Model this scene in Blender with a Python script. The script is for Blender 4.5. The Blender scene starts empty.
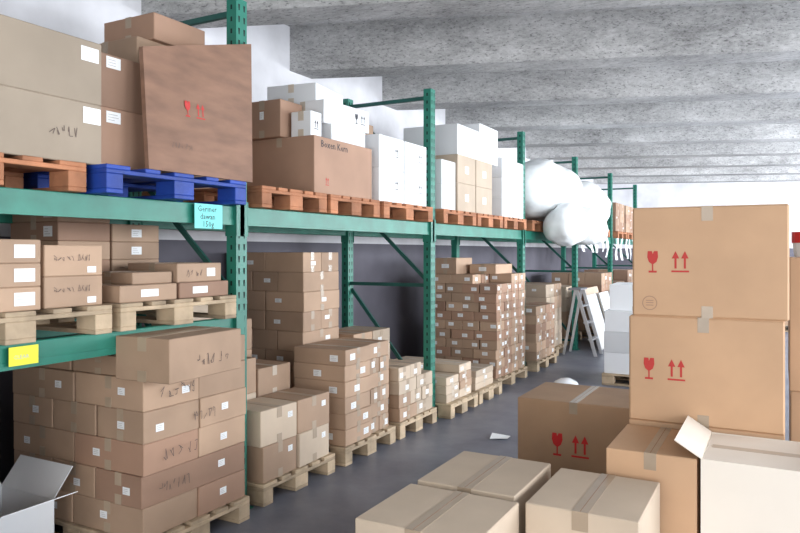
import bpy, math, random, bmesh
from mathutils import Matrix, Vector, noise
random.seed(7)
S = bpy.context.scene
try:
    S.view_settings.view_transform = 'Standard'
    S.view_settings.look = 'None'
except Exception as e:
    print(e)

# ------------------------------------------------------------ materials
MATS = {}
def nt(name):
    m = bpy.data.materials.new(name); m.use_nodes = True
    n = m.node_tree; b = n.nodes['Principled BSDF']
    MATS[name] = m
    return m, n, b
def simple(name, col, rough=.6, metal=0, bump=0, bscale=60, var=.0, vscale=4, spec=None, stretch=None):
    m, n, b = nt(name)
    b.inputs['Roughness'].default_value = rough
    b.inputs['Metallic'].default_value = metal
    if spec is not None: b.inputs['Specular IOR Level'].default_value = spec
    tc = n.nodes.new('ShaderNodeTexCoord')
    src = tc.outputs['Object']
    if stretch:
        mp = n.nodes.new('ShaderNodeMapping'); mp.inputs['Scale'].default_value = stretch
        n.links.new(src, mp.inputs[0]); src = mp.outputs[0]
    no = n.nodes.new('ShaderNodeTexNoise'); no.inputs['Scale'].default_value = vscale; no.inputs['Detail'].default_value = 5
    n.links.new(src, no.inputs['Vector'])
    at = n.nodes.new('ShaderNodeAttribute'); at.attribute_name = 'tint'
    mr = n.nodes.new('ShaderNodeMapRange'); mr.inputs[1].default_value = .3; mr.inputs[2].default_value = .7
    mr.inputs[3].default_value = 1 - var; mr.inputs[4].default_value = 1 + var
    n.links.new(no.outputs[0], mr.inputs[0])
    ad = n.nodes.new('ShaderNodeMath'); ad.operation = 'ADD'
    n.links.new(mr.outputs[0], ad.inputs[0]); n.links.new(at.outputs['Fac'], ad.inputs[1])
    mx = n.nodes.new('ShaderNodeVectorMath'); mx.operation = 'SCALE'
    mx.inputs[0].default_value = col[:3]
    n.links.new(ad.outputs[0], mx.inputs['Scale'])
    n.links.new(mx.outputs[0], b.inputs['Base Color'])
    if bump:
        n2 = n.nodes.new('ShaderNodeTexNoise'); n2.inputs['Scale'].default_value = bscale
        n.links.new(tc.outputs['Object'], n2.inputs['Vector'])
        bp = n.nodes.new('ShaderNodeBump'); bp.inputs['Strength'].default_value = bump; bp.inputs['Distance'].default_value = .01
        n.links.new(n2.outputs[0], bp.inputs['Height']); n.links.new(bp.outputs[0], b.inputs['Normal'])
    return m
simple('kraft', (.44, .30, .205), .75, bump=.16, bscale=9, var=.10, vscale=3)
simple('kraft_pale', (.57, .46, .35), .75, bump=.16, bscale=9, var=.08, vscale=3)
simple('kraft_orange', (.55, .345, .205), .7, bump=.2, bscale=6, var=.08, vscale=3)
simple('kraft_red', (.36, .22, .15), .75, bump=.16, bscale=9, var=.09, vscale=3)
simple('kraft_grey', (.33, .27, .205), .75, bump=.16, bscale=9, var=.08, vscale=3)
simple('sheet_brown', (.235, .13, .085), .7, bump=.15, bscale=9, var=.2, vscale=5, stretch=(1, .8, 3))
simple('carton_white', (.80, .82, .84), .6, bump=.08, bscale=9, var=.03, vscale=3)
simple('carton_cream', (.84, .77, .68), .6, bump=.08, bscale=9, var=.03, vscale=3)
simple('tape', (.39, .30, .215), .3, var=.08, vscale=8)
simple('tape_light', (.56, .48, .39), .3, var=.08, vscale=8)
simple('label', (.85, .87, .88), .5)
simple('ink', (.03, .03, .04), .6)
simple('marker_faint', (.13, .09, .075), .7)
simple('red_ink', (.50, .03, .025), .6)
simple('rack_green', (.018, .19, .135), .45, var=.18, vscale=6)
simple('slot_dark', (.004, .02, .016), .8)
simple('brace_green', (.015, .10, .085), .5, var=.15, vscale=6)
simple('pallet_pale', (.48, .37, .25), .85, bump=.3, bscale=30, var=.25, vscale=7)
simple('pallet_orange', (.42, .18, .09), .8, bump=.3, bscale=30, var=.26, vscale=7)
simple('pallet_blue', (.01, .05, .32), .6, bump=.2, bscale=30, var=.25, vscale=7)
simple('film', (.90, .92, .95), .25, bump=.5, bscale=14, var=.04, vscale=5)
simple('foam', (.84, .87, .88), .45, bump=.25, bscale=12, var=.07, vscale=5)
simple('paper_cyan', (.20, .75, .72), .6)
simple('paper_yellow', (.80, .80, .05), .6)
simple('steel', (.5, .5, .5), .5, metal=.4)
simple('board_white', (.75, .75, .72), .6, var=.05)
simple('alu', (.6, .62, .65), .4, metal=.6)
simple('plastic_red', (.6, .02, .02), .4)
simple('window_frame', (.6, .6, .6), .5)
simple('trim_grey', (.25, .25, .27), .6)
b = MATS['foam'].node_tree.nodes['Principled BSDF']
b.inputs['Subsurface Weight'].default_value = .3
b.inputs['Subsurface Radius'].default_value = (.1, .1, .1)

def concrete(name, lo, hi):
    m, n, b = nt(name); b.inputs['Roughness'].default_value = .9
    tc = n.nodes.new('ShaderNodeTexCoord')
    mp = n.nodes.new('ShaderNodeMapping'); mp.inputs['Scale'].default_value = (.55, 1, 1.5)
    n.links.new(tc.outputs['Object'], mp.inputs[0])
    def NOI(sc, det=6, rough=.6):
        x = n.nodes.new('ShaderNodeTexNoise'); x.inputs['Scale'].default_value = sc; x.inputs['Detail'].default_value = det
        x.inputs['Roughness'].default_value = rough
        n.links.new(mp.outputs[0], x.inputs['Vector']); return x
    a1 = NOI(1.1, 4); a2 = NOI(24, 8, .8); a3 = NOI(5, 6, .7)
    r1 = n.nodes.new('ShaderNodeValToRGB'); r1.color_ramp.elements[0].position = .37; r1.color_ramp.elements[1].position = .60
    r1.color_ramp.elements[0].color = (*lo, 1); r1.color_ramp.elements[1].color = (*hi, 1)
    s1 = n.nodes.new('ShaderNodeMath'); s1.operation = 'MULTIPLY_ADD'; s1.inputs[1].default_value = .42
    s2 = n.nodes.new('ShaderNodeMath'); s2.operation = 'MULTIPLY_ADD'; s2.inputs[1].default_value = .25
    s3 = n.nodes.new('ShaderNodeMath'); s3.operation = 'MULTIPLY'; s3.inputs[1].default_value = .33
    n.links.new(a1.outputs[0], s3.inputs[0]); n.links.new(a3.outputs[0], s2.inputs[0]); n.links.new(s3.outputs[0], s2.inputs[2])
    n.links.new(a2.outputs[0], s1.inputs[0]); n.links.new(s2.outputs[0], s1.inputs[2])
    n.links.new(s1.outputs[0], r1.inputs[0])
    sp = NOI(45, 3, .6)
    rs = n.nodes.new('ShaderNodeMapRange'); rs.inputs[1].default_value = .34; rs.inputs[2].default_value = .43; rs.inputs[3].default_value = .5; rs.inputs[4].default_value = 1
    n.links.new(sp.outputs[0], rs.inputs[0])
    vm = n.nodes.new('ShaderNodeVectorMath'); vm.operation = 'SCALE'
    n.links.new(r1.outputs[0], vm.inputs[0]); n.links.new(rs.outputs[0], vm.inputs['Scale'])
    n.links.new(vm.outputs[0], b.inputs['Base Color'])
    bp = n.nodes.new('ShaderNodeBump'); bp.inputs['Strength'].default_value = .5; bp.inputs['Distance'].default_value = .03
    n.links.new(a2.outputs[0], bp.inputs['Height']); n.links.new(bp.outputs[0], b.inputs['Normal'])
concrete('concrete', (.185, .185, .185), (.60, .60, .60))
concrete('ceiling_concrete', (.30, .30, .30), (.70, .70, .705))

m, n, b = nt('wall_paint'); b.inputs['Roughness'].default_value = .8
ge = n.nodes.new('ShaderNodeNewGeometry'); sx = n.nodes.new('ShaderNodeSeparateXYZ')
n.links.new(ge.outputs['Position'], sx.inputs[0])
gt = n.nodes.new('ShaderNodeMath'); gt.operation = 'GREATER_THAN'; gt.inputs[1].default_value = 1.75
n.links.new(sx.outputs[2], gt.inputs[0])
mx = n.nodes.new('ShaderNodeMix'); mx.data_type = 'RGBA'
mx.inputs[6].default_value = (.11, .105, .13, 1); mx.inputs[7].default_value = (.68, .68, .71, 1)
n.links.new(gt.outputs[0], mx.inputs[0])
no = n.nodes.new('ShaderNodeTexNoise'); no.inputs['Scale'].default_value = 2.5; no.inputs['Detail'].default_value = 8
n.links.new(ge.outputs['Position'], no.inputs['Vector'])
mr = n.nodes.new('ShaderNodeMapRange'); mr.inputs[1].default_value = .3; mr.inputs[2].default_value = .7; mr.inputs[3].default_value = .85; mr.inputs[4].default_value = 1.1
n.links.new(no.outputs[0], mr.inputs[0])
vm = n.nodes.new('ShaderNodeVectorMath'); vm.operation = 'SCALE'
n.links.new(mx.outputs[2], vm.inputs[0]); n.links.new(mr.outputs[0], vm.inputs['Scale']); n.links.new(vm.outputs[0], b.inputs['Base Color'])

m, n, b = nt('floor_screed')
tc = n.nodes.new('ShaderNodeTexCoord')
no = n.nodes.new('ShaderNodeTexNoise'); no.inputs['Scale'].default_value = 1.6; no.inputs['Detail'].default_value = 10; no.inputs['Roughness'].default_value = .65
n.links.new(tc.outputs['Object'], no.inputs['Vector'])
rp = n.nodes.new('ShaderNodeValToRGB'); rp.color_ramp.elements[0].position = .32; rp.color_ramp.elements[1].position = .68
rp.color_ramp.elements[0].color = (.12, .13, .17, 1); rp.color_ramp.elements[1].color = (.22, .235, .28, 1)
n.links.new(no.outputs[0], rp.inputs[0]); n.links.new(rp.outputs[0], b.inputs['Base Color'])
b.inputs['Roughness'].default_value = .42

# ------------------------------------------------------------ mesh builder
class MB:
    def __init__(s):
        s.v = []; s.f = []; s.m = []; s.t = []; s.names = []; s.M = Matrix.Identity(4); s.tint = 0.0
    def mi(s, name):
        if name not in s.names: s.names.append(name)
        return s.names.index(name)
    def add(s, vs, fs, mat):
        o = len(s.v)
        s.v += [tuple(s.M @ Vector(p)) for p in vs]
        k = s.mi(mat)
        for f in fs:
            s.f.append([o + i for i in f]); s.m.append(k); s.t.append(s.tint)
    def box(s, x0, x1, y0, y1, z0, z1, mat, b=0.0):
        if b <= 0:
            vs = [(x, y, z) for z in (z0, z1) for y in (y0, y1) for x in (x0, x1)]
            fs = [(0, 2, 3, 1), (4, 5, 7, 6), (0, 1, 5, 4), (2, 6, 7, 3), (0, 4, 6, 2), (1, 3, 7, 5)]
            s.add(vs, fs, mat); return
        c = Vector(((x0+x1)/2, (y0+y1)/2, (z0+z1)/2)); h = Vector(((x1-x0)/2, (y1-y0)/2, (z1-z0)/2))
        vs = []; idx = {}
        for sx_ in (-1, 1):
            for sy_ in (-1, 1):
                for sz_ in (-1, 1):
                    for ax in range(3):
                        p = Vector((sx_*(h.x-b), sy_*(h.y-b), sz_*(h.z-b)))
                        p[ax] = (sx_, sy_, sz_)[ax]*h[ax]
                        idx[(sx_, sy_, sz_, ax)] = len(vs); vs.append(tuple(c+p))
        fs = []
        def q(ids, nrm):
            P = [Vector(vs[i]) for i in ids]
            nn = (P[1]-P[0]).cross(P[2]-P[0])
            fs.append(tuple(ids) if nn.dot(Vector(nrm)) > 0 else tuple(reversed(ids)))
        for ax in range(3):
            o1, o2 = [a for a in range(3) if a != ax]
            for sg in (-1, 1):
                ids = []
                for (p, r) in ((-1, -1), (1, -1), (1, 1), (-1, 1)):
                    t = [0]*3; t[ax] = sg; t[o1] = p; t[o2] = r
                    ids.append(idx[(*t, ax)])
                nr = [0]*3; nr[ax] = sg; q(ids, nr)
            for p in (-1, 1):
                for r in (-1, 1):
                    ids = []
                    for (e, k) in ((-1, o1), (1, o1), (1, o2), (-1, o2)):
                        t = [0]*3; t[ax] = e; t[o1] = p; t[o2] = r
                        ids.append(idx[(*t, k)])
                    nr = [0]*3; nr[o1] = p; nr[o2] = r; q(ids, nr)
        for a_ in (-1, 1):
            for b_ in (-1, 1):
                for c_ in (-1, 1):
                    q([idx[(a_, b_, c_, k)] for k in range(3)], (a_, b_, c_))
        s.add(vs, fs, mat)
    def poly(s, pts, mat): s.add(pts, [tuple(range(len(pts)))], mat)
    def bar(s, p, q, w, t, mat):
        p = Vector(p); q = Vector(q); d = (q-p); L = d.length; d.normalize()
        up = Vector((0, 1, 0)) if abs(d.y) < .9 else Vector((0, 0, 1))
        a = d.cross(up).normalized(); c = d.cross(a).normalized()
        old = s.M
        s.M = old @ Matrix(((a.x, c.x, d.x, p.x), (a.y, c.y, d.y, p.y), (a.z, c.z, d.z, p.z), (0, 0, 0, 1)))
        s.box(-w/2, w/2, -t/2, t/2, 0, L, mat); s.M = old
    def build(s, name, parent=None, smooth=False):
        me = bpy.data.meshes.new(name); me.from_pydata(s.v, [], s.f)
        for k in s.names: me.materials.append(MATS[k])
        me.polygons.foreach_set('material_index', s.m)
        at = me.attributes.new('tint', 'FLOAT', 'FACE'); at.data.foreach_set('value', s.t)
        if smooth: me.polygons.foreach_set('use_smooth', [True]*len(s.f))
        me.update()
        o = bpy.data.objects.new(name, me); S.collection.objects.link(o)
        if parent: o.parent = parent
        return o

def face_frame(side, w, d, h):
    e = .0012
    if side == 's': return Vector((-w/2, -d/2-e, -h/2)), Vector((1, 0, 0)), Vector((0, 0, 1)), w, h
    if side == 'n': return Vector((w/2, d/2+e, -h/2)), Vector((-1, 0, 0)), Vector((0, 0, 1)), w, h
    if side == 'e': return Vector((w/2+e, -d/2, -h/2)), Vector((0, 1, 0)), Vector((0, 0, 1)), d, h
    if side == 'w': return Vector((-w/2-e, d/2, -h/2)), Vector((0, -1, 0)), Vector((0, 0, 1)), d, h
    if side == 't': return Vector((-w/2, -d/2, h/2+e)), Vector((1, 0, 0)), Vector((0, 1, 0)), w, d
def flat(mb, O, u, v, pts, mat, off=0):
    nn = u.cross(v)
    mb.poly([tuple(O + u*p[0] + v*p[1] + nn*off) for p in pts], mat)
def rect(x, y, w, h): return [(x, y), (x+w, y), (x+w, y+h), (x, y+h)]
def glass_icon(mb, O, u, v, x, y, s, mat):
    bowl = [(x-.22*s, y+1.0*s), (x-.24*s, y+.72*s), (x-.17*s, y+.5*s), (x-.04*s, y+.4*s), (x+.04*s, y+.4*s), (x+.17*s, y+.5*s), (x+.24*s, y+.72*s), (x+.22*s, y+1.0*s), (x+.06*s, y+1.0*s), (x+.0*s, y+.86*s), (x-.03*s, y+1.0*s)]
    flat(mb, O, u, v, list(reversed(bowl)), mat, .0004)
    flat(mb, O, u, v, rect(x-.03*s, y+.08*s, .06*s, .34*s), mat, .0006)
    flat(mb, O, u, v, rect(x-.18*s, y, .36*s, .09*s), mat, .0004)
def arrow_icon(mb, O, u, v, x, y, s, mat):
    for k in (-.2, .2):
        c = x+k*s
        flat(mb, O, u, v, rect(c-.045*s, y+.2*s, .09*s, .5*s), mat, .0004)
        flat(mb, O, u, v, [(c-.16*s, y+.66*s), (c+.16*s, y+.66*s), (c, y+1.0*s)], mat, .0006)
    flat(mb, O, u, v, rect(x-.38*s, y+.03*s, .76*s, .08*s), mat, .0004)
def ring_icon(mb, O, u, v, x, y, s, mat):
    N = 20
    for i in range(N):
        a, c = 2*math.pi*i/N, 2*math.pi*(i+1)/N
        flat(mb, O, u, v, [(x+math.cos(t)*r, y+math.sin(t)*r) for t, r in ((a, s), (c, s), (c, s*.9), (a, s*.9))], mat, .0004)
    for k in (-.35, 0, .3): flat(mb, O, u, v, rect(x-.5*s, y+k*s, s, .1*s), mat, .0004)
def text_on(mb, txt, O, u, v, size, mat, off=.0008, shear=0):
    cu = bpy.data.curves.new('tmp', 'FONT'); cu.body = txt; cu.size = size; cu.resolution_u = 1; cu.shear = shear
    ob = bpy.data.objects.new('tmp', cu); S.collection.objects.link(ob)
    bpy.context.view_layer.update()
    dg = bpy.context.evaluated_depsgraph_get(); ev = ob.evaluated_get(dg); me = ev.to_mesh()
    nn = u.cross(v)
    vs = [tuple(O + u*p.co.x + v*p.co.y + nn*off) for p in me.vertices]
    fs = [tuple(p.vertices) for p in me.polygons]
    if vs and fs: mb.add(vs, fs, mat)
    ev.to_mesh_clear(); bpy.data.objects.remove(ob); bpy.data.curves.remove(cu)
def scrawl(mb, O, u, v, L, s, mat, seed=0, off=.001):
    r = random.Random(seed); x = 0; wd = s*.07
    while x < L:
        n_ = r.randint(3, 4); p = (x, r.uniform(0, s)); hw = s*r.uniform(.45, .7)
        for k in range(n_):
            q = (x+r.uniform(0, hw), r.choice((0, s, s*.5))+r.uniform(-.1, .1)*s)
            d = Vector((q[0]-p[0], q[1]-p[1]))
            if d.length > s*.2:
                e = Vector((-d.y, d.x)).normalized()*wd/2
                flat(mb, O, u, v, [(p[0]-e.x, p[1]-e.y), (q[0]-e.x, q[1]-e.y), (q[0]+e.x, q[1]+e.y), (p[0]+e.x, p[1]+e.y)], mat, off+k*.0001)
            p = q
        x += hw*1.25 if r.random() < .75 else hw*2.2

def carton(mb, x0, x1, y0, y1, z0, z1, mat='kraft', tape='y', tm='tape', labels=(), icons=(), texts=(), rz=0, tint=None, tw=.05, b=.004):
    w, d, h = x1-x0, y1-y0, z1-z0
    old = mb.M
    mb.M = old @ Matrix.Translation(((x0+x1)/2, (y0+y1)/2, (z0+z1)/2)) @ Matrix.Rotation(math.radians(rz), 4, 'Z')
    mb.tint = random.uniform(-.19, .13) if tint is None else tint
    mb.box(-w/2, w/2, -d/2, d/2, -h/2, h/2, mat, b)
    mb.tint = random.uniform(-.08, .08)
    e = .0012
    if tape == 'y':
        dr = min(.07, h*.4)
        mb.box(-tw/2, tw/2, -d/2-e, d/2+e, h/2, h/2+e, tm)
        mb.box(-.0015, .0015, -d/2+b, d/2-b, h/2+e, h/2+e*1.3, 'kraft_red')
        for sg in (-1, 1):
            ya, yb_ = sorted((sg*d/2, sg*(d/2+e)))
            mb.box(-tw/2, tw/2, ya, yb_, h/2-dr, h/2, tm)
            mb.box(-tw/2, tw/2, ya, yb_, -h/2, -h/2+dr*.8, tm)
    elif tape == 'x':
        dr = min(.07, h*.4)
        mb.box(-w/2-e, w/2+e, -tw/2, tw/2, h/2, h/2+e, tm)
        for sg in (-1, 1):
            xa, xb = sorted((sg*w/2, sg*(w/2+e)))
            mb.box(xa, xb, -tw/2, tw/2, h/2-dr, h/2, tm)
            mb.box(xa, xb, -tw/2, tw/2, -h/2, -h/2+dr*.8, tm)
    mb.tint = 0
    for L in labels:
        side, fu, fv, lw, lh = L[:5]
        O, u, v, W, H = face_frame(side, w, d, h)
        x = fu*W-lw/2; y = fv*H-lh/2
        flat(mb, O, u, v, rect(x, y, lw, lh), L[5] if len(L) > 5 else 'label', .0004)
        if lw > .035:
            for k in range(3):
                flat(mb, O, u, v, rect(x+lw*.12, y+lh*(.22+.24*k), lw*random.uniform(.4, .75), lh*.06), 'steel', .0008)
    for I in icons:
        side, kind, fu, fv, s_, im = I
        O, u, v, W, H = face_frame(side, w, d, h)
        {'g': glass_icon, 'a': arrow_icon, 'r': ring_icon}[kind](mb, O, u, v, fu*W, fv*H, s_, im)
    for T in texts:
        side, txt, fu, fv, sz, im = T
        O, u, v, W, H = face_frame(side, w, d, h)
        if isinstance(txt, (int, float)): scrawl(mb, O + u*(fu*W) + v*(fv*H), u, v, txt, sz, im, seed=int(sz*1000+txt*100))
        else: text_on(mb, txt, O + u*(fu*W) + v*(fv*H), u, v, sz, im)
    mb.M = old; mb.tint = 0

def grid(mb, x0, x1, y0, y1, z0, h, nz, pats, mat='kraft', lab=.6, labsz=(.07, .035), tape='y', tm='tape', gap=.004, jit=.006, drop=()):
    for k in range(nz):
        nx, ny = pats[k % len(pats)]
        dx = (x1-x0)/nx; dy = (y1-y0)/ny
        for i in range(nx):
            for j in range(ny):
                if (i, j, k) in drop: continue
                labs = []
                if random.random() < lab: labs.append(('e', random.uniform(.2, .8), random.uniform(.4, .6), *labsz))
                if random.random() < lab: labs.append(('s', random.uniform(.2, .8), random.uniform(.4, .6), *labsz))
                a, c = random.uniform(-jit, jit), random.uniform(-jit, jit)
                mm = mat if isinstance(mat, str) else random.choice(mat)
                carton(mb, x0+i*dx+gap+a, x0+(i+1)*dx-gap+a, y0+j*dy+gap+c, y0+(j+1)*dy-gap+c, z0+k*h, z0+(k+1)*h-.001,
                       mm, tape=tape, tm=tm, labels=labs, rz=random.uniform(-.8, .8))

def pallet(x0, x1, y0, y1, z0, mat='pallet_pale', name='wooden_pallet', along='x'):
    mb = MB(); g = .001
    W = x1-x0; D = y1-y0; z0 += g
    def bx(a0, a1, c0, c1, za, zb):
        mb.tint = random.uniform(-.22, .15)
        if along == 'x': mb.box(x0+a0, x0+a1, y0+c0, y0+c1, za, zb, mat, .003)
        else: mb.box(x0+c0, x0+c1, y0+a0, y0+a1, za, zb, mat, .003)
    LA, LC = (W, D) if along == 'x' else (D, W)
    tw = [.145, .10, .145, .10, .145]; sp = (LC-sum(tw))/4; p = 0
    if sp < .01:
        f = LC/(sum(tw)+.08); tw = [t*f for t in tw]; sp = .02*f
    for t in tw:
        bx(0, LA, p, p+t, z0+.120, z0+.142); p += t+sp
    for f in (0, .5, 1):
        a = f*(LA-.145)
        bx(a, a+.145, 0, LC, z0+.098, z0+.120)
        for g2, bw in ((0, .1), (.5, .145), (1, .1)):
            c = g2*(LC-bw); bx(a, a+.145, c, c+bw, z0+.022, z0+.098)
    for g2, bw in ((0, .1), (.5, .145), (1, .1)):
        c = g2*(LC-bw); bx(0, LA, c, c+bw, z0, z0+.022)
    return mb.build(name)
PT = .144

# ------------------------------------------------------------ room shell
XL, XR, YF, ZC = -4.4, 5.0, -3.0, 3.95
SK = math.tan(math.radians(20))
def yb(x): return 20.6 + (x+1.5)*SK
HF = [(3, 2, 1, 0), (4, 5, 6, 7), (0, 1, 5, 4), (1, 2, 6, 5), (2, 3, 7, 6), (3, 0, 4, 7)]
for nm, za, zb, mt in (('floor', -.1, 0, 'floor_screed'), ('ceiling', ZC, ZC+.15, 'ceiling_concrete')):
    mb = MB()
    mb.add([(x, y, z) for z in (za, zb) for (x, y) in ((XL-.1, YF-.1), (XR+.1, YF-.1), (XR+.1, yb(XR+.1)+.1), (XL-.1, yb(XL-.1)+.1))], HF, mt)
    mb.build(nm)
for k in range(-4, 8):
    y0 = 6.8+1.89*k
    if y0 > 20.2: break
    mb = MB(); P = []
    for z in (3.5, ZC):
        for (x, dy) in ((XL, 0), (XR, 0), (XR, .38), (XL, .38)):
            P.append((x, y0+dy+SK*(x+1.5), z))
    mb.add(P, HF, 'concrete')
    mb.build('ceiling_beam')
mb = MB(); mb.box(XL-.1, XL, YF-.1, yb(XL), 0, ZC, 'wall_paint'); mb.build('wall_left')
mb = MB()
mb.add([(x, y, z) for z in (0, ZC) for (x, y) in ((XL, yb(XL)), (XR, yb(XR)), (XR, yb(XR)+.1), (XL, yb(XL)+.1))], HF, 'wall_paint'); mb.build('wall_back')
mb = MB()
mb.box(XL, -1.6, YF-.1, YF, 0, ZC, 'wall_paint'); mb.box(2.4, XR, YF-.1, YF, 0, ZC, 'wall_paint'); mb.box(-1.6, 2.4, YF-.1, YF, 2.9, ZC, 'wall_paint')
mb.build('wall_front')
mb = MB()
mb.box(-1.6, -1.52, YF-.09, YF-.01, 0, 2.9, 'trim_grey'); mb.box(2.32, 2.4, YF-.09, YF-.01, 0, 2.9, 'trim_grey'); mb.box(-1.52, 2.32, YF-.09, YF-.01, 2.82, 2.9, 'trim_grey')
mb.build('added_door_1')  # unseen doorway trim, opening added behind the camera to let light in
mb = MB(); yend = yb(XR)
wins = [(-1.5+4.4*i, -1.5+4.4*i+3.4) for i in range(6)]
wins = [w for w in wins if w[1] < yend-.3]
mb.box(XR, XR+.1, YF-.1, yend, 0, 1.1, 'wall_paint'); mb.box(XR, XR+.1, YF-.1, yend, 3.2, ZC, 'wall_paint')
p = YF-.1
for a, c in wins:
    mb.box(XR, XR+.1, p, a, 1.1, 3.2, 'wall_paint'); p = c
mb.box(XR, XR+.1, p, yend, 1.1, 3.2, 'wall_paint'); mb.build('wall_right')
def area(name, loc, rot, sx_, sy_, power, col):
    l = bpy.data.lights.new(name, 'AREA'); l.shape = 'RECTANGLE'; l.size = sx_; l.size_y = sy_; l.energy = power; l.color = col
    o = bpy.data.objects.new(name, l); S.collection.objects.link(o); o.location = loc; o.rotation_euler = rot; return o
for i, (a, c) in enumerate(wins):
    mb = MB()
    for y in (a, (a+c)/2-.025, c-.05): mb.box(XR-.01, XR+.05, y, y+.05, 1.1, 3.2, 'window_frame')
    for z in (1.1, 3.15): mb.box(XR-.01, XR+.05, a, c, z, z+.05, 'window_frame')
    mb.build('window_%d' % (i+1))
    pw = [210, 310, 350, 640, 800, 800][i]
    area('window_daylight', (XR+.12, (a+c)/2, 2.15), (0, math.radians(90), 0), 2.0, c-a-.1, pw, (.91, .95, 1.0))
area('added_front_light', (.4, YF-.12, 1.5), (math.radians(90), 0, 0), 3.8, 2.7, 180, (1.0, .96, .90))  # added lamp behind the camera, brightens the south faces of the cartons

w = bpy.data.worlds.new('World'); S.world = w; w.use_nodes = True
bg = w.node_tree.nodes['Background']; bg.inputs[0].default_value = (.88, .93, 1, 1); bg.inputs[1].default_value = 2.0

# ------------------------------------------------------------ pallet rack
rack = bpy.data.objects.new('pallet_rack', None); S.collection.objects.link(rack)
XF, XB = -3.057, -4.02
UY = [3.44+2.8*i for i in range(-2, 6)]
ZT = 3.26
for n_, y in enumerate(UY):
    mb = MB()
    for x in (XF, XB):
        mb.box(x-.04, x-.035, y-.05, y+.05, 0, ZT, 'rack_green')
        mb.box(x+.034, x+.04, y-.05, y+.05, 0, ZT, 'rack_green')
        mb.box(x-.035, x+.034, y-.05, y-.046, 0, ZT, 'rack_green')
        mb.box(x-.035, x+.034, y+.046, y+.05, 0, ZT, 'rack_green')
        mb.box(x-.07, x+.07, y-.08, y+.08, 0, .008, 'rack_green')
        z = .08
        while z < ZT-.04:
            if x == XF or n_ < 4:
                for dy in (-.024, .024):
                    yy = y+dy
                    mb.poly([(x+.0408, yy-.009, z+.02), (x+.0408, yy-.005, z-.02), (x+.0408, yy+.005, z-.02), (x+.0408, yy+.009, z+.02)], 'slot_dark')
                mb.poly([(x-.007, y-.0508, z-.015), (x+.007, y-.0508, z-.015), (x+.007, y-.0508, z+.015), (x-.007, y-.0508, z+.015)], 'slot_dark')
            z += .0762
    zs = [.15, 1.32, 2.25, 3.18]
    for z in zs: mb.bar((XB+.035, y, z), (XF-.035, y, z), .035, .03, 'brace_green')
    for a, c in ((0, 1), (1, 2), (2, 3)):
        mb.bar((XB+.04, y+.02, zs[c]-.06), (XF-.04, y+.02, zs[a]+.05), .035, .02, 'brace_green')
    mb.build('frame_%d' % n_, rack)
ZU, ZL = 1.94, 1.24
for n_ in range(len(UY)-1):
    y0, y1 = UY[n_]+.05, UY[n_+1]-.05
    levels = [ZU] if n_ > 1 else [ZL, ZU]
    mb = MB()
    for zt in levels:
        for x, sg in ((XF, 1), (XB, -1)):
            mb.box(x-.022, x+.022, y0+.004, y1-.004, zt-.12, zt-.001, 'rack_green', .004)
            mb.box(x+sg*.022-.004, x+sg*.022+.004, y0+.004, y1-.004, zt-.12, zt-.085, 'rack_green')
            for ye, s2_ in ((y0, 1), (y1, -1)):
                ya, yc = sorted((ye, ye+s2_*.006))
                mb.box(x-.045, x+.048, ya, yc, zt-.19, zt-.002, 'rack_green')
                ya, yc = sorted((ye-s2_*.07, ye+s2_*.006))
                if sg > 0: mb.box(x+.043, x+.047, ya, yc, zt-.19, zt+.03, 'rack_green')
    mb.build('beams_%d' % n_, rack)

# ------------------------------------------------------------ bay 0, floor
pallet(-4.0, -2.88, 2.53, 3.36, 0)
mb = MB()
grid(mb, -4.0, -2.9, 2.55, 3.35, PT, .168, 5, [(2, 2), (3, 1), (2, 2), (3, 2)], ['kraft', 'kraft', 'kraft_red'], lab=.9, labsz=(.055, .04))
carton(mb, -3.92, -3.5, 2.57, 3.3, .985, 1.10, 'kraft', labels=[('s', .5, .5, .1, .05)])
carton(mb, -3.48, -3.06, 2.57, 3.0, .985, 1.09, 'kraft')
carton(mb, -3.05, -2.68, 2.50, 3.06, .99, 1.215, 'kraft', tape='y', tm='tape', rz=3, tw=.06, texts=[('e', .25, .35, .3, .05, 'marker_faint')])
carton(mb, -3.05, -2.9, 3.09, 3.34, .985, 1.14, 'kraft')
Y_, Z_ = Vector((0, 1, 0)), Vector((0, 0, 1))
scrawl(mb, Vector((-2.89, 2.66, .875)), Y_, Z_, .26, .055, 'marker_faint', 3)
scrawl(mb, Vector((-2.89, 2.68, .54)), Y_, Z_, .24, .055, 'marker_faint', 4)
scrawl(mb, Vector((-2.89, 2.9, .70)), Y_, Z_, .2, .05, 'marker_faint', 5)
scrawl(mb, Vector((-2.89, 2.65, .37)), Y_, Z_, .22, .05, 'marker_faint', 6)
mb.build('carton_stack')
pallet(-4.0, -2.98, 1.05, 1.85, 0)
mb = MB(); grid(mb, -4.0, -3.0, 1.07, 1.83, PT, .168, 5, [(2, 1), (3, 1)], 'kraft'); mb.build('carton_stack')

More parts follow.
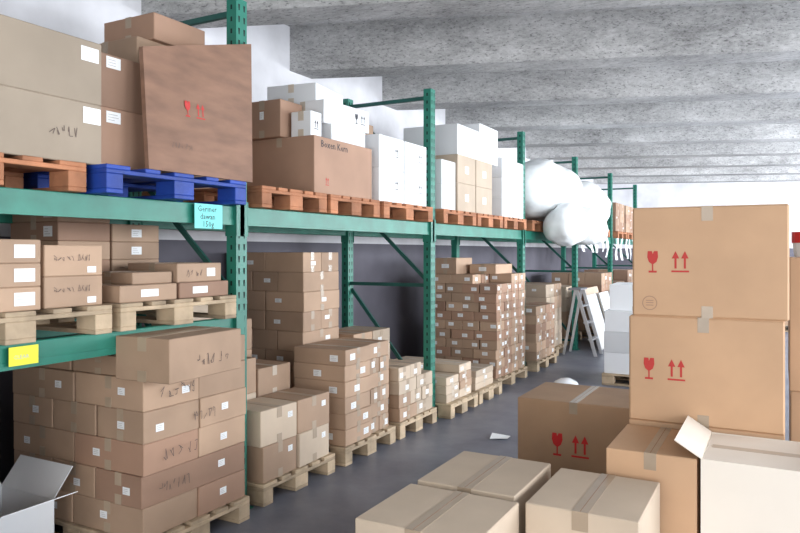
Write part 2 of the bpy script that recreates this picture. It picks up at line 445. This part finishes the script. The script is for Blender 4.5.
def flap(mb, p, q, out, ang, ln, mat='carton_white'):
    p = Vector(p); q = Vector(q); o = Vector(out)*math.cos(ang)*ln + Vector((0, 0, 1))*math.sin(ang)*ln
    nn = (q-p).normalized().cross(o.normalized())*.004
    a = [p, q, q+o, p+o]; c = [v_+nn for v_ in a]
    mb.add([tuple(v_) for v_ in a+c], HF, mat)
def open_box(x0, x1, y0, y1, zb, H, mat, inner, flaps):
    mb = MB(); t = .005
    for (a, c, d_, e_) in ((x0, x1, y0, y0+t), (x0, x1, y1-t, y1), (x0, x0+t, y0+t, y1-t), (x1-t, x1, y0+t, y1-t)):
        mb.box(a, c, d_, e_, zb, H, mat)
    mb.box(x0+t, x1-t, y0+t, y1-t, zb, zb+.007, inner)
    for side, ang, ln, fm in flaps:
        P = {'n': ((x0, y1, H), (x1, y1, H), (0, 1, 0)), 'e': ((x1, y1, H), (x1, y0, H), (1, 0, 0)),
             'w': ((x0, y0, H), (x0, y1, H), (-1, 0, 0)), 's': ((x1, y0, H), (x0, y0, H), (0, -1, 0))}[side]
        flap(mb, *P, ang, ln, fm)
    return mb
open_box(-3.78, -3.33, 1.95, 2.35, .001, .36, 'carton_white', 'kraft_pale',
         [('n', .9, .18, 'carton_white'), ('e', .35, .2, 'carton_white'), ('w', .7, .2, 'carton_white'), ('s', .2, .06, 'carton_white')]).build('open_carton')

# bay 0 lower shelf
pallet(-4.1, -2.97, 1.45, 2.42, ZL); pallet(-4.1, -2.97, 2.47, 3.34, ZL)
z = ZL+PT
mb = MB()
for k in range(3):
    carton(mb, -3.45, -3.0, 1.55, 2.05, z+k*.108, z+(k+1)*.108-.001, 'kraft', labels=[('e', .84, .5, .10, .06), ('e', .45, .5, .10, .06)])
    carton(mb, -4.0, -3.5, 1.55, 2.38, z+k*.108, z+(k+1)*.108-.001, 'kraft')
for k in range(2):
    carton(mb, -3.45, -3.02, 2.08, 2.4, z+k*.15, z+(k+1)*.15-.001, 'kraft', texts=[('e', .2, .15, .5, .03, 'marker_faint')], labels=[('e', .8, .2, .05, .03)])
mb.build('carton_stack')
mb = MB()
carton(mb, -3.5, -3.0, 2.49, 2.88, z, z+.09, 'kraft', labels=[('e', .5, .5, .12, .04)])
carton(mb, -3.5, -3.0, 2.9, 3.3, z, z+.09, 'kraft_red', labels=[('e', .4, .5, .12, .04)])
carton(mb, -3.45, -3.06, 2.62, 2.9, z+.09, z+.155, 'kraft')
carton(mb, -3.45, -3.04, 2.92, 3.28, z+.09, z+.20, 'kraft', labels=[('e', .75, .5, .07, .05)], texts=[('e', .12, .2, .3, .04, 'marker_faint')])
for k in range(5):
    carton(mb, -4.02, -3.58, 2.55, 2.9, z+k*.11, z+(k+1)*.11-.001, ['kraft', 'kraft_red'][k % 2], labels=[('s', .8, .5, .08, .06)])
    if k < 4: carton(mb, -4.02, -3.6, 2.93, 3.3, z+k*.11, z+(k+1)*.11-.001, 'kraft', labels=[('e', .5, .5, .08, .05)])
mb.build('carton_stack')

# bay 0 upper shelf
z = ZU+PT
pallet(-4.1, -2.97, 1.3, 2.27, ZU, 'pallet_orange'); pallet(-4.1, -2.89, 2.32, 3.34, ZU, 'pallet_blue')
mb = MB()
carton(mb, -3.7, -3.0, 1.8, 2.38, z, z+.30, 'kraft_grey', labels=[('e', .9, .8, .1, .08)], texts=[('e', .14, .5, .4, .05, 'marker_faint')], tint=0)
carton(mb, -3.7, -3.0, 1.8, 2.38, z+.30, z+.61, 'kraft_grey', labels=[('e', .88, .78, .1, .07)], tint=-.05)
carton(mb, -3.6, -3.0, 1.3, 1.77, z, z+.6, 'carton_white')
mb.build('large_carton_stack')
mb = MB()
carton(mb, -3.75, -3.08, 2.42, 2.80, z, z+.32, 'kraft_red', labels=[('e', .25, .85, .09, .06)])
carton(mb, -3.75, -3.08, 2.42, 2.80, z+.32, z+.6, 'kraft_red', labels=[('e', .25, .85, .09, .06)])
carton(mb, -3.85, -3.3, 2.86, 3.36, z, z+.42, 'kraft'); carton(mb, -3.85, -3.3, 2.86, 3.36, z+.42, z+.83, 'kraft')
carton(mb, -3.70, -3.26, 2.95, 3.37, z+.83, z+.99, 'kraft_red')
mb.build('carton_stack')
mb = MB(); th = .03
A = [(-2.91, 2.60, z+.003), (-2.91, 3.42, z+.003), (-2.98, 3.49, z+.90), (-2.98, 2.62, z+.66)]
Bk = [(p_[0]-th, p_[1], p_[2]) for p_ in A]
mb.add(A+Bk, [(0, 1, 2, 3), (7, 6, 5, 4), (1, 0, 4, 5), (2, 1, 5, 6), (3, 2, 6, 7), (0, 3, 7, 4)], 'sheet_brown')
u = Vector((0, 1, 0)); v = Vector((-.07, 0, .9)).normalized(); O = Vector((-2.909, 2.57, z))
glass_icon(mb, O, u, v, .33, .33, .09, 'red_ink'); arrow_icon(mb, O, u, v, .43, .33, .09, 'red_ink')
scrawl(mb, O+u*.2+v*.14, u, v, .16, .03, 'marker_faint', 8)
mb.build('flat_packed_carton')
mb = MB(); mb.box(XF+.050, XF+.054, 3.02, 3.25, 1.79, 1.936, 'paper_cyan')
O = Vector((XF+.0545, 3.04, 1.785)); u = Vector((0, 1, 0)); v = Vector((0, 0, 1))
text_on(mb, 'Geriner', O+v*.105, u, v, .05, 'ink'); text_on(mb, 'dawan', O+v*.06+u*.02, u, v, .05, 'ink'); text_on(mb, '150g', O+v*.015+u*.04, u, v, .05, 'ink')
mb.build('shelf_sign')
mb = MB(); mb.box(XF+.050, XF+.053, 1.90, 2.04, 1.14, 1.225, 'paper_yellow')
text_on(mb, 'CLEAR', Vector((XF+.0535, 1.92, 1.17)), u, v, .025, 'steel'); mb.build('shelf_label')

# ------------------------------------------------------------ bay 1 floor
pallet(-4.05, -2.93, 3.55, 4.38, 0)
mb = MB()
for k in range(2):
    for j, (a, c) in enumerate(((3.56, 3.93), (3.95, 4.33))):
        carton(mb, -3.28, -2.95, a, c, PT+k*.235, PT+(k+1)*.235-.001, 'kraft_pale' if (k+j) % 2 else 'kraft', tape='x', tw=.05, rz=random.uniform(-2, 2), labels=[('e', .8, .7, .05, .04)])
for k in range(3):
    carton(mb, -3.66, -3.31, 3.56, 3.93, PT+k*.25, PT+(k+1)*.25-.001, 'kraft_pale' if k < 2 else 'kraft', tape='x')
    carton(mb, -3.66, -3.31, 3.95, 4.33, PT+k*.22, PT+(k+1)*.22-.001, 'kraft', tape='x', tm='tape_light')
for k in range(5):
    carton(mb, -4.04, -3.69, 3.56, 3.93, PT+k*.238, PT+(k+1)*.238-.001, 'kraft' if k < 3 else 'kraft_pale', tape='x', tm='tape_light')
    if k < 4: carton(mb, -4.04, -3.69, 3.95, 4.33, PT+k*.245, PT+(k+1)*.245-.001, 'kraft', tape='x')
mb.build('carton_stack')
pallet(-4.3, -2.93, 4.52, 5.32, 0)
mb = MB()
grid(mb, -3.45, -2.95, 4.55, 4.94, PT, .124, 6, [(1, 1)], 'kraft', lab=.95, labsz=(.075, .05), tape='x')
grid(mb, -3.45, -2.97, 4.95, 5.28, PT, .124, 6, [(1, 2), (1, 1)], 'kraft', lab=1, labsz=(.05, .05), tape='x')
grid(mb, -4.32, -3.5, 4.75, 5.3, PT, .167, 9, [(2, 1), (3, 1), (2, 2)], 'kraft', lab=.5, tape='x')
mb.build('carton_stack')
pallet(-4.1, -2.93, 5.4, 6.15, 0)
mb = MB()
grid(mb, -3.4, -2.95, 5.42, 6.1, PT, .12, 4, [(1, 2), (1, 3)], ['kraft', 'kraft_pale'], lab=.9, labsz=(.06, .045), tape='x', drop=((0, 2, 3),))
grid(mb, -3.85, -3.42, 5.42, 6.1, PT, .15, 5, [(1, 2)], ['kraft', 'kraft_pale'], lab=.5, tape='x')
mb.build('carton_stack')
# bay 2 floor
pallet(-3.9, -2.85, 6.3, 7.0, 0); pallet(-3.9, -2.85, 7.05, 7.75, 0)
mb = MB()
grid(mb, -3.7, -2.9, 6.32, 6.95, PT, .085, 4, [(3, 2), (2, 2)], ['kraft_pale', 'kraft_pale', 'kraft'], lab=.8, tape='x', tm='tape_light', drop=((2, 0, 3), (1, 0, 3)))
mb.build('flat_carton_stack')
mb = MB()
grid(mb, -3.7, -2.9, 7.07, 7.6, PT, .07, 3, [(3, 1), (2, 1)], 'kraft_pale', lab=.6, tape='x', tm='tape_light')
mb.build('flat_carton_stack')
pallet(-4.0, -2.93, 7.82, 8.92, 0)
mb = MB()
grid(mb, -3.85, -2.95, 7.84, 8.9, PT, .112, 11, [(3, 4), (4, 4)], ['kraft_red', 'kraft'], lab=1, labsz=(.07, .042), tape='x', tm='tape', drop=((2, 0, 10), (2, 1, 10)))
carton(mb, -3.8, -3.5, 7.9, 8.4, PT+11*.112, PT+11*.112+.2, 'kraft', labels=[('s', .5, .5, .1, .05)])
carton(mb, -3.45, -3.1, 8.2, 8.8, PT+11*.112, PT+11*.112+.12, 'kraft', labels=[('s', .5, .5, .1, .05)])
mb.build('carton_stack')
# bay 3.. floor
pallet(-4.0, -2.93, 9.35, 10.3, 0)
mb = MB(); grid(mb, -3.9, -2.95, 9.37, 10.28, PT, .125, 6, [(2, 3), (3, 2)], ['kraft_red', 'kraft'], lab=.5, labsz=(.08, .05), tape='x'); mb.build('carton_stack')
pallet(-4.1, -3.1, 10.5, 11.4, 0)
mb = MB(); grid(mb, -4.0, -3.15, 10.52, 11.38, PT, .2, 5, [(2, 2)], ['kraft', 'kraft_pale'], lab=.3, tape='x'); mb.build('carton_stack')
pallet(-4.1, -3.3, 12.3, 13.3, 0)
mb = MB(); grid(mb, -4.0, -3.35, 12.4, 13.2, PT, .22, 4, [(2, 2)], ['kraft', 'kraft_pale'], lab=.3, tape='x'); mb.build('carton_stack')
for yy, hh in ((13.5, 5), (14.8, 4), (16.1, 5)):
    pallet(-4.0, -2.95, yy, yy+1.0, 0)
    mb = MB(); grid(mb, -3.95, -2.98, yy+.02, yy+.98, PT, .22, hh, [(3, 3), (2, 3)], ['kraft_red', 'kraft', 'kraft'], lab=.5, labsz=(.1, .06), tape='x'); mb.build('carton_stack')

def leaning(name, y, x, ln, h, mat, lean=.28, th=.02):
    mb = MB()
    mb.M = Matrix.Translation((x, y, .002)) @ Matrix.Rotation(-math.atan2(lean, h), 4, 'Y')
    mb.box(-th, 0, 0, ln, th*.3, h, mat, .002)
    if mat == 'board_white':
        mb.box(.0005, .002, .04, ln-.04, .05, h-.05, 'label')
        mb.box(.0, .006, 0, .03, th*.3, h, 'trim_grey'); mb.box(.0, .006, ln-.03, ln, th*.3, h, 'trim_grey')
    return mb.build(name)
leaning('leaning_board', 11.85, -2.62, .8, .95, 'board_white')
leaning('leaning_board', 12.2, -2.72, 1.0, 1.05, 'kraft_pale')
leaning('leaning_board', 12.75, -2.60, .8, .95, 'board_white')
leaning('leaning_board', 13.65, -2.58, .7, .95, 'board_white')
mb = MB()
for yy in (11.15, 11.55):
    mb.bar((-2.55, yy, 0), (-2.85, yy+.0, 1.05), .05, .025, 'alu')
    mb.bar((-3.06, yy, 0), (-2.87, yy, 1.05), .04, .02, 'alu')
for k in range(1, 4):
    f = k/4; xx = -2.55-.3*f; mb.box(xx-.05, xx+.03, 11.16, 11.54, 1.05*f-.012, 1.05*f+.012, 'alu')
mb.box(-2.98, -2.78, 11.13, 11.57, 1.04, 1.07, 'trim_grey', .004)
mb.build('stepladder')

# ------------------------------------------------------------ bay 1 upper
pallet(-4.1, -2.95, 3.56, 4.30, ZU, 'pallet_orange'); pallet(-4.1, -2.95, 4.35, 5.08, ZU, 'pallet_orange'); pallet(-4.1, -2.95, 5.15, 6.1, ZU, 'pallet_orange')
z = ZU+PT
mb = MB()
carton(mb, -3.62, -2.98, 4.18, 5.0, z, z+.42, 'kraft_red', tape='y', texts=[('e', 'Boxen Kern', .10, .82, .075, 'ink')], tint=.08,
       icons=[('e', 'a', .2, .15, .06, 'red_ink')])
carton(mb, -4.1, -3.66, 3.6, 4.4, z, z+.44, 'kraft')
mb.build('printed_carton')
mb = MB(); zz = z+.422
carton(mb, -3.60, -3.25, 4.13, 4.40, zz, zz+.28, 'kraft_red', tint=.05, labels=[('s', .5, .6, .04, .06)])
carton(mb, -4.05, -3.7, 4.0, 4.35, zz+.02, zz+.33, 'kraft_red', tint=0)
mb.build('carton')
mb = MB()
carton(mb, -3.22, -3.04, 4.22, 4.36, zz, zz+.19, 'carton_white', tm='tape_light', icons=[('e', 'a', .5, .3, .07, 'ink')])
carton(mb, -3.5, -3.02, 4.46, 4.96, zz, zz+.13, 'carton_white', tm='tape_light')
carton(mb, -3.45, -3.03, 4.42, 5.02, zz+.13, zz+.31, 'carton_white', tape='y', tm='tape_light', rz=-4, icons=[('e', 'g', .7, .3, .08, 'ink'), ('e', 'a', .85, .3, .08, 'ink')])
carton(mb, -3.66, -3.22, 4.46, 4.96, zz+.31, zz+.47, 'carton_white', tape='y', tm='tape_light', rz=8)
carton(mb, -4.1, -3.68, 4.48, 5.0, z, zz+.3, 'carton_white', tm='tape_light')
mb.build('white_carton_stack')
mb = MB()
for k in range(2):
    for (a, c) in ((5.12, 5.56), (5.58, 6.02)):
        carton(mb, -3.45, -2.98, a, c, z+k*.285, z+(k+1)*.285-.001, 'carton_white', tm='tape_light', icons=[('e', 'a', .7, .4, .08, 'ink'), ('s', 'a', .5, .4, .09, 'ink')])
carton(mb, -4.0, -3.5, 5.12, 6.0, z, z+.62, 'carton_white'); carton(mb, -3.95, -3.5, 5.3, 5.9, z+.62, z+.8, 'kraft')
mb.build('white_carton_stack')
# bay 2 upper
for a, c in ((6.35, 7.2), (7.25, 8.05), (8.1, 8.95)): pallet(-4.1, -2.95, a, c, ZU, 'pallet_orange')
mb = MB()
carton(mb, -3.4, -2.98, 6.36, 6.7, z, z+.25, 'carton_white', labels=[('e', .5, .5, .18, .1)]); carton(mb, -3.4, -2.98, 6.36, 6.7, z+.25, z+.5, 'carton_white')
mb.build('white_carton_stack')
mb = MB()
for k in range(2):
    for (a, c) in ((6.76, 7.25), (7.27, 7.76)):
        carton(mb, -3.6, -2.98, a, c, z+k*.3, z+(k+1)*.3-.001, 'kraft_pale', labels=[('e', .5, .5, .1, .08)], tint=-.12)
mb.build('carton_stack')
mb = MB()
for (a, c) in ((6.8, 7.4), (7.42, 8.0)):
    carton(mb, -3.65, -3.0, a, c, z+.602, z+.93+.1*(a > 7), 'carton_white', tm='tape_light')
mb.build('white_carton_stack')
mb = MB()
for k in range(3):
    for (a, c) in ((8.1, 8.48), (8.5, 8.9)):
        carton(mb, -3.55, -2.98, a, c, z+k*.24, z+(k+1)*.24-.001, 'carton_white', tm='tape_light', labels=[('s', .5, .5, .1, .1), ('e', .5, .5, .1, .1)])
mb.build('white_carton_stack')

# big smooth bulging film bags filled with foam chips
def bag(name, loc, r, mat, seed=0, rot=0, tilt=0, on_base=True, sub=6, pw=2.5):
    bm = bmesh.new(); bmesh.ops.create_icosphere(bm, subdivisions=sub, radius=1)
    for v_ in bm.verts:
        p = v_.co.copy()
        k = (abs(p.x)**pw+abs(p.y)**pw+abs(p.z)**pw)**(-1/pw)
        p = p*k
        q = Vector((p.x*1.2, p.y*1.2*r[1]/r[0]*.7, p.z*1.2))+Vector((seed*7.1, seed*3.3, seed))
        f = 1+.13*noise.noise(q)+.04*noise.noise(q*2.5)+.025*(1-2*abs(noise.noise(q*2.0)))+.008*(1-2*abs(noise.noise(q*5)))
        sag = 1+.12*(-p.z)
        v_.co = Vector((p.x*r[0]*f*sag, p.y*r[1]*(1+.08*noise.noise(q)), p.z*r[2]*f))
    me = bpy.data.meshes.new(name); bm.to_mesh(me); bm.free()
    me.transform(Matrix.Rotation(rot, 4, 'Z') @ Matrix.Rotation(tilt, 4, 'X'))
    zmin = min(v_.co.z for v_ in me.vertices)
    me.materials.append(MATS[mat]); me.polygons.foreach_set('use_smooth', [True]*len(me.polygons))
    o = bpy.data.objects.new(name, me); S.collection.objects.link(o)
    o.location = (loc[0], loc[1], loc[2]-zmin if on_base else loc[2]); return o
for a, c in ((9.2, 10.05), (10.1, 10.95), (11.0, 11.75)): pallet(-4.1, -2.95, a, c, ZU, 'pallet_orange')
bag('foam_chip_bag', (-3.15, 10.15, z), (.48, .98, .44), 'foam', 1, rot=-.08)
bag('foam_chip_bag', (-2.95, 11.75, z-.02), (.46, .62, .36), 'foam', 2)
bag('foam_chip_bag', (-2.68, 9.95, 1.73), (.26, .60, .29), 'foam', 3, rot=.05, tilt=.10)
bag('foam_chip_bag', (-2.66, 11.1, 1.76), (.25, .52, .28), 'foam', 5, rot=-.05)
for a, c in ((12.5, 13.2), (13.3, 14.1), (14.9, 15.9), (16.0, 17.0)):
    pallet(-4.1, -2.95, a, c, ZU, 'pallet_orange')
    mb = MB(); grid(mb, -4.0, -3.0, a+.03, c-.03, z, .2, random.choice((2, 3)), [(2, 2)], ['kraft', 'kraft_red'], lab=.3, tape='x'); mb.build('carton_stack')
mb = MB()
for k in range(12):
    y = 11.7+k*.46+random.uniform(-.1, .1)
    if any(abs(y-q) < .2 for q in UY): continue
    wv = random.uniform(.10, .2); hz = random.uniform(.25, .5); x = XF+.075
    pts = []
    for j in range(5):
        pts.append((x+.02*math.sin(j*1.3+k), y+random.uniform(-.02, .02), 1.935-hz*j/4)); pts.append((x+.02*math.sin(j*1.3+k+.5), y+wv+random.uniform(-.02, .02), 1.935-hz*j/4))
    mb.add(pts, [(2*j, 2*j+2, 2*j+3, 2*j+1) for j in range(4)], 'film')
mb.build('hanging_plastic_strips')

# ------------------------------------------------------------ right side foreground
pallet(-.70, .12, 3.06, 4.14, 0, along='y')
mb = MB()
carton(mb, -.66, .02, 3.60, 4.12, PT, .82, 'kraft_orange', tape='y', tint=-.05)
ic = lambda: [('s', 'g', .14, .40, .105, 'red_ink'), ('s', 'a', .325, .40, .105, 'red_ink')]
carton(mb, -.66, .02, 3.60, 4.12, .82, 1.337, 'kraft_orange', tape='y', icons=ic(), tint=0, b=.008)
carton(mb, -.645, .035, 3.60, 4.12, 1.337, 1.868, 'kraft_orange', tape='y', icons=ic()+[('s', 'r', .12, .12, .035, 'kraft_red')], tint=.03, b=.008, rz=.5)
mb.build('fragile_carton_stack')
mb = MB()
carton(mb, -.665, -.30, 3.10, 3.585, PT, .46, 'kraft_orange'); carton(mb, -.665, -.30, 3.10, 3.585, .461, .80, 'kraft_orange', tape='y', tint=.04)
mb.build('carton_stack')
# pale carton with loosely raised flaps (inner flaps folded shut)
mb = open_box(-.285, .10, 3.10, 3.585, PT+.002, .805, 'carton_cream', 'carton_white',
         [('w', .55, .12, 'carton_cream'), ('e', .4, .15, 'carton_cream')])
mb.box(-.278, .093, 3.107, 3.34, .797, .802, 'carton_cream'); mb.box(-.278, .093, 3.345, 3.578, .797, .802, 'carton_cream')
mb.box(-.26, .08, 3.318, 3.368, .8025, .8035, 'tape_light')
mb.build('open_carton')
pallet(-1.50, -.72, 4.25, 4.92, 0)
mb = MB()
carton(mb, -1.47, -.76, 4.28, 4.88, PT, .725, 'kraft_orange', tape='y', tint=-.2, icons=[('s', 'g', .36, .42, .14, 'plastic_red'), ('s', 'a', .56, .42, .14, 'plastic_red')])
mb.build('fragile_carton')
pallet(-1.38, -.42, 2.04, 3.12, 0, along='y')
mb = MB()
for (z0, z1) in ((PT, .42), (.421, .70)):
    carton(mb, -1.33, -.905, 2.60, 3.09, z0, z1, 'kraft_pale', tape='y', tint=-.05, tw=.06)
    carton(mb, -.85, -.435, 2.56, 3.05, z0, z1, 'kraft_pale', tape='y', tint=0, tw=.06)
    carton(mb, -1.335, -.87, 2.12, 2.55, z0, z1, 'kraft_pale', tape='y', tint=-.03, tw=.06)
mb.build('carton_stack')
pallet(.05, .75, 4.3, 5.2, 0)
mb = MB(); carton(mb, .05, .7, 4.32, 5.1, PT, .9, 'kraft_orange'); carton(mb, .045, .7, 4.32, 5.1, .901, 1.62, 'kraft_orange'); mb.build('large_carton_stack')
mb = MB(); N = 20
for (z0, z1, r0, r1, mt) in ((1.622, 1.70, .07, .08, 'carton_white'), (1.70, 1.76, .085, .085, 'plastic_red')):
    cx, cy = .14, 4.45
    vs = [(cx+r0*math.cos(2*math.pi*i/N), cy+r0*math.sin(2*math.pi*i/N), z0) for i in range(N)]+[(cx+r1*math.cos(2*math.pi*i/N), cy+r1*math.sin(2*math.pi*i/N), z1) for i in range(N)]
    mb.add(vs, [(i, (i+1) % N, N+(i+1) % N, N+i) for i in range(N)]+[tuple(range(N-1, -1, -1)), tuple(range(N, 2*N))], mt)
mb.build('plastic_tub')
pallet(-1.95, -.95, 8.85, 9.85, 0)
mb = MB(); grid(mb, -1.93, -.98, 8.87, 9.83, PT, .26, 3, [(2, 2), (1, 2)], 'carton_white', lab=.2, tape='x', tm='tape_light')
carton(mb, -1.9, -1.3, 8.95, 9.7, PT+.78, PT+1.1, 'carton_white', tm='tape_light', rz=4); mb.build('white_carton_stack')
pallet(-1.6, -.6, 11.4, 12.4, 0)
mb = MB(); grid(mb, -1.58, -.62, 11.42, 12.38, PT, .3, 4, [(2, 2)], 'carton_white', lab=.2, tape='x', tm='tape_light'); mb.build('white_carton_stack')
for (xx, yy, hh) in ((-1.9, 15.0, 5), (-.6, 16.5, 5)):
    pallet(xx, xx+1, yy, yy+1, 0)
    mb = MB(); grid(mb, xx+.03, xx+.97, yy+.03, yy+.97, PT, .22, hh, [(3, 3), (2, 3)], ['kraft_pale', 'kraft'], lab=.3, tape='x'); mb.build('carton_stack')
mb = MB()
mb.add([(-2.25, 5.8, .004), (-2.10, 5.84, .014), (-2.12, 5.98, .003), (-2.28, 5.94, .022)], [(0, 1, 2, 3)], 'label'); mb.build('paper_scrap')
bag('crumpled_plastic_bag', (-2.25, 8.3, .001), (.14, .12, .07), 'film', 21, sub=5, pw=2)

# ------------------------------------------------------------ camera
cam = bpy.data.cameras.new('camera'); cam.sensor_width = 36; cam.lens = 31.5; cam.shift_y = -14.5/800; cam.clip_start = .05
co = bpy.data.objects.new('camera', cam); S.collection.objects.link(co)
co.location = (0, 0, 1.65); co.rotation_euler = (math.radians(90), 0, math.radians(28.5))
S.camera = co
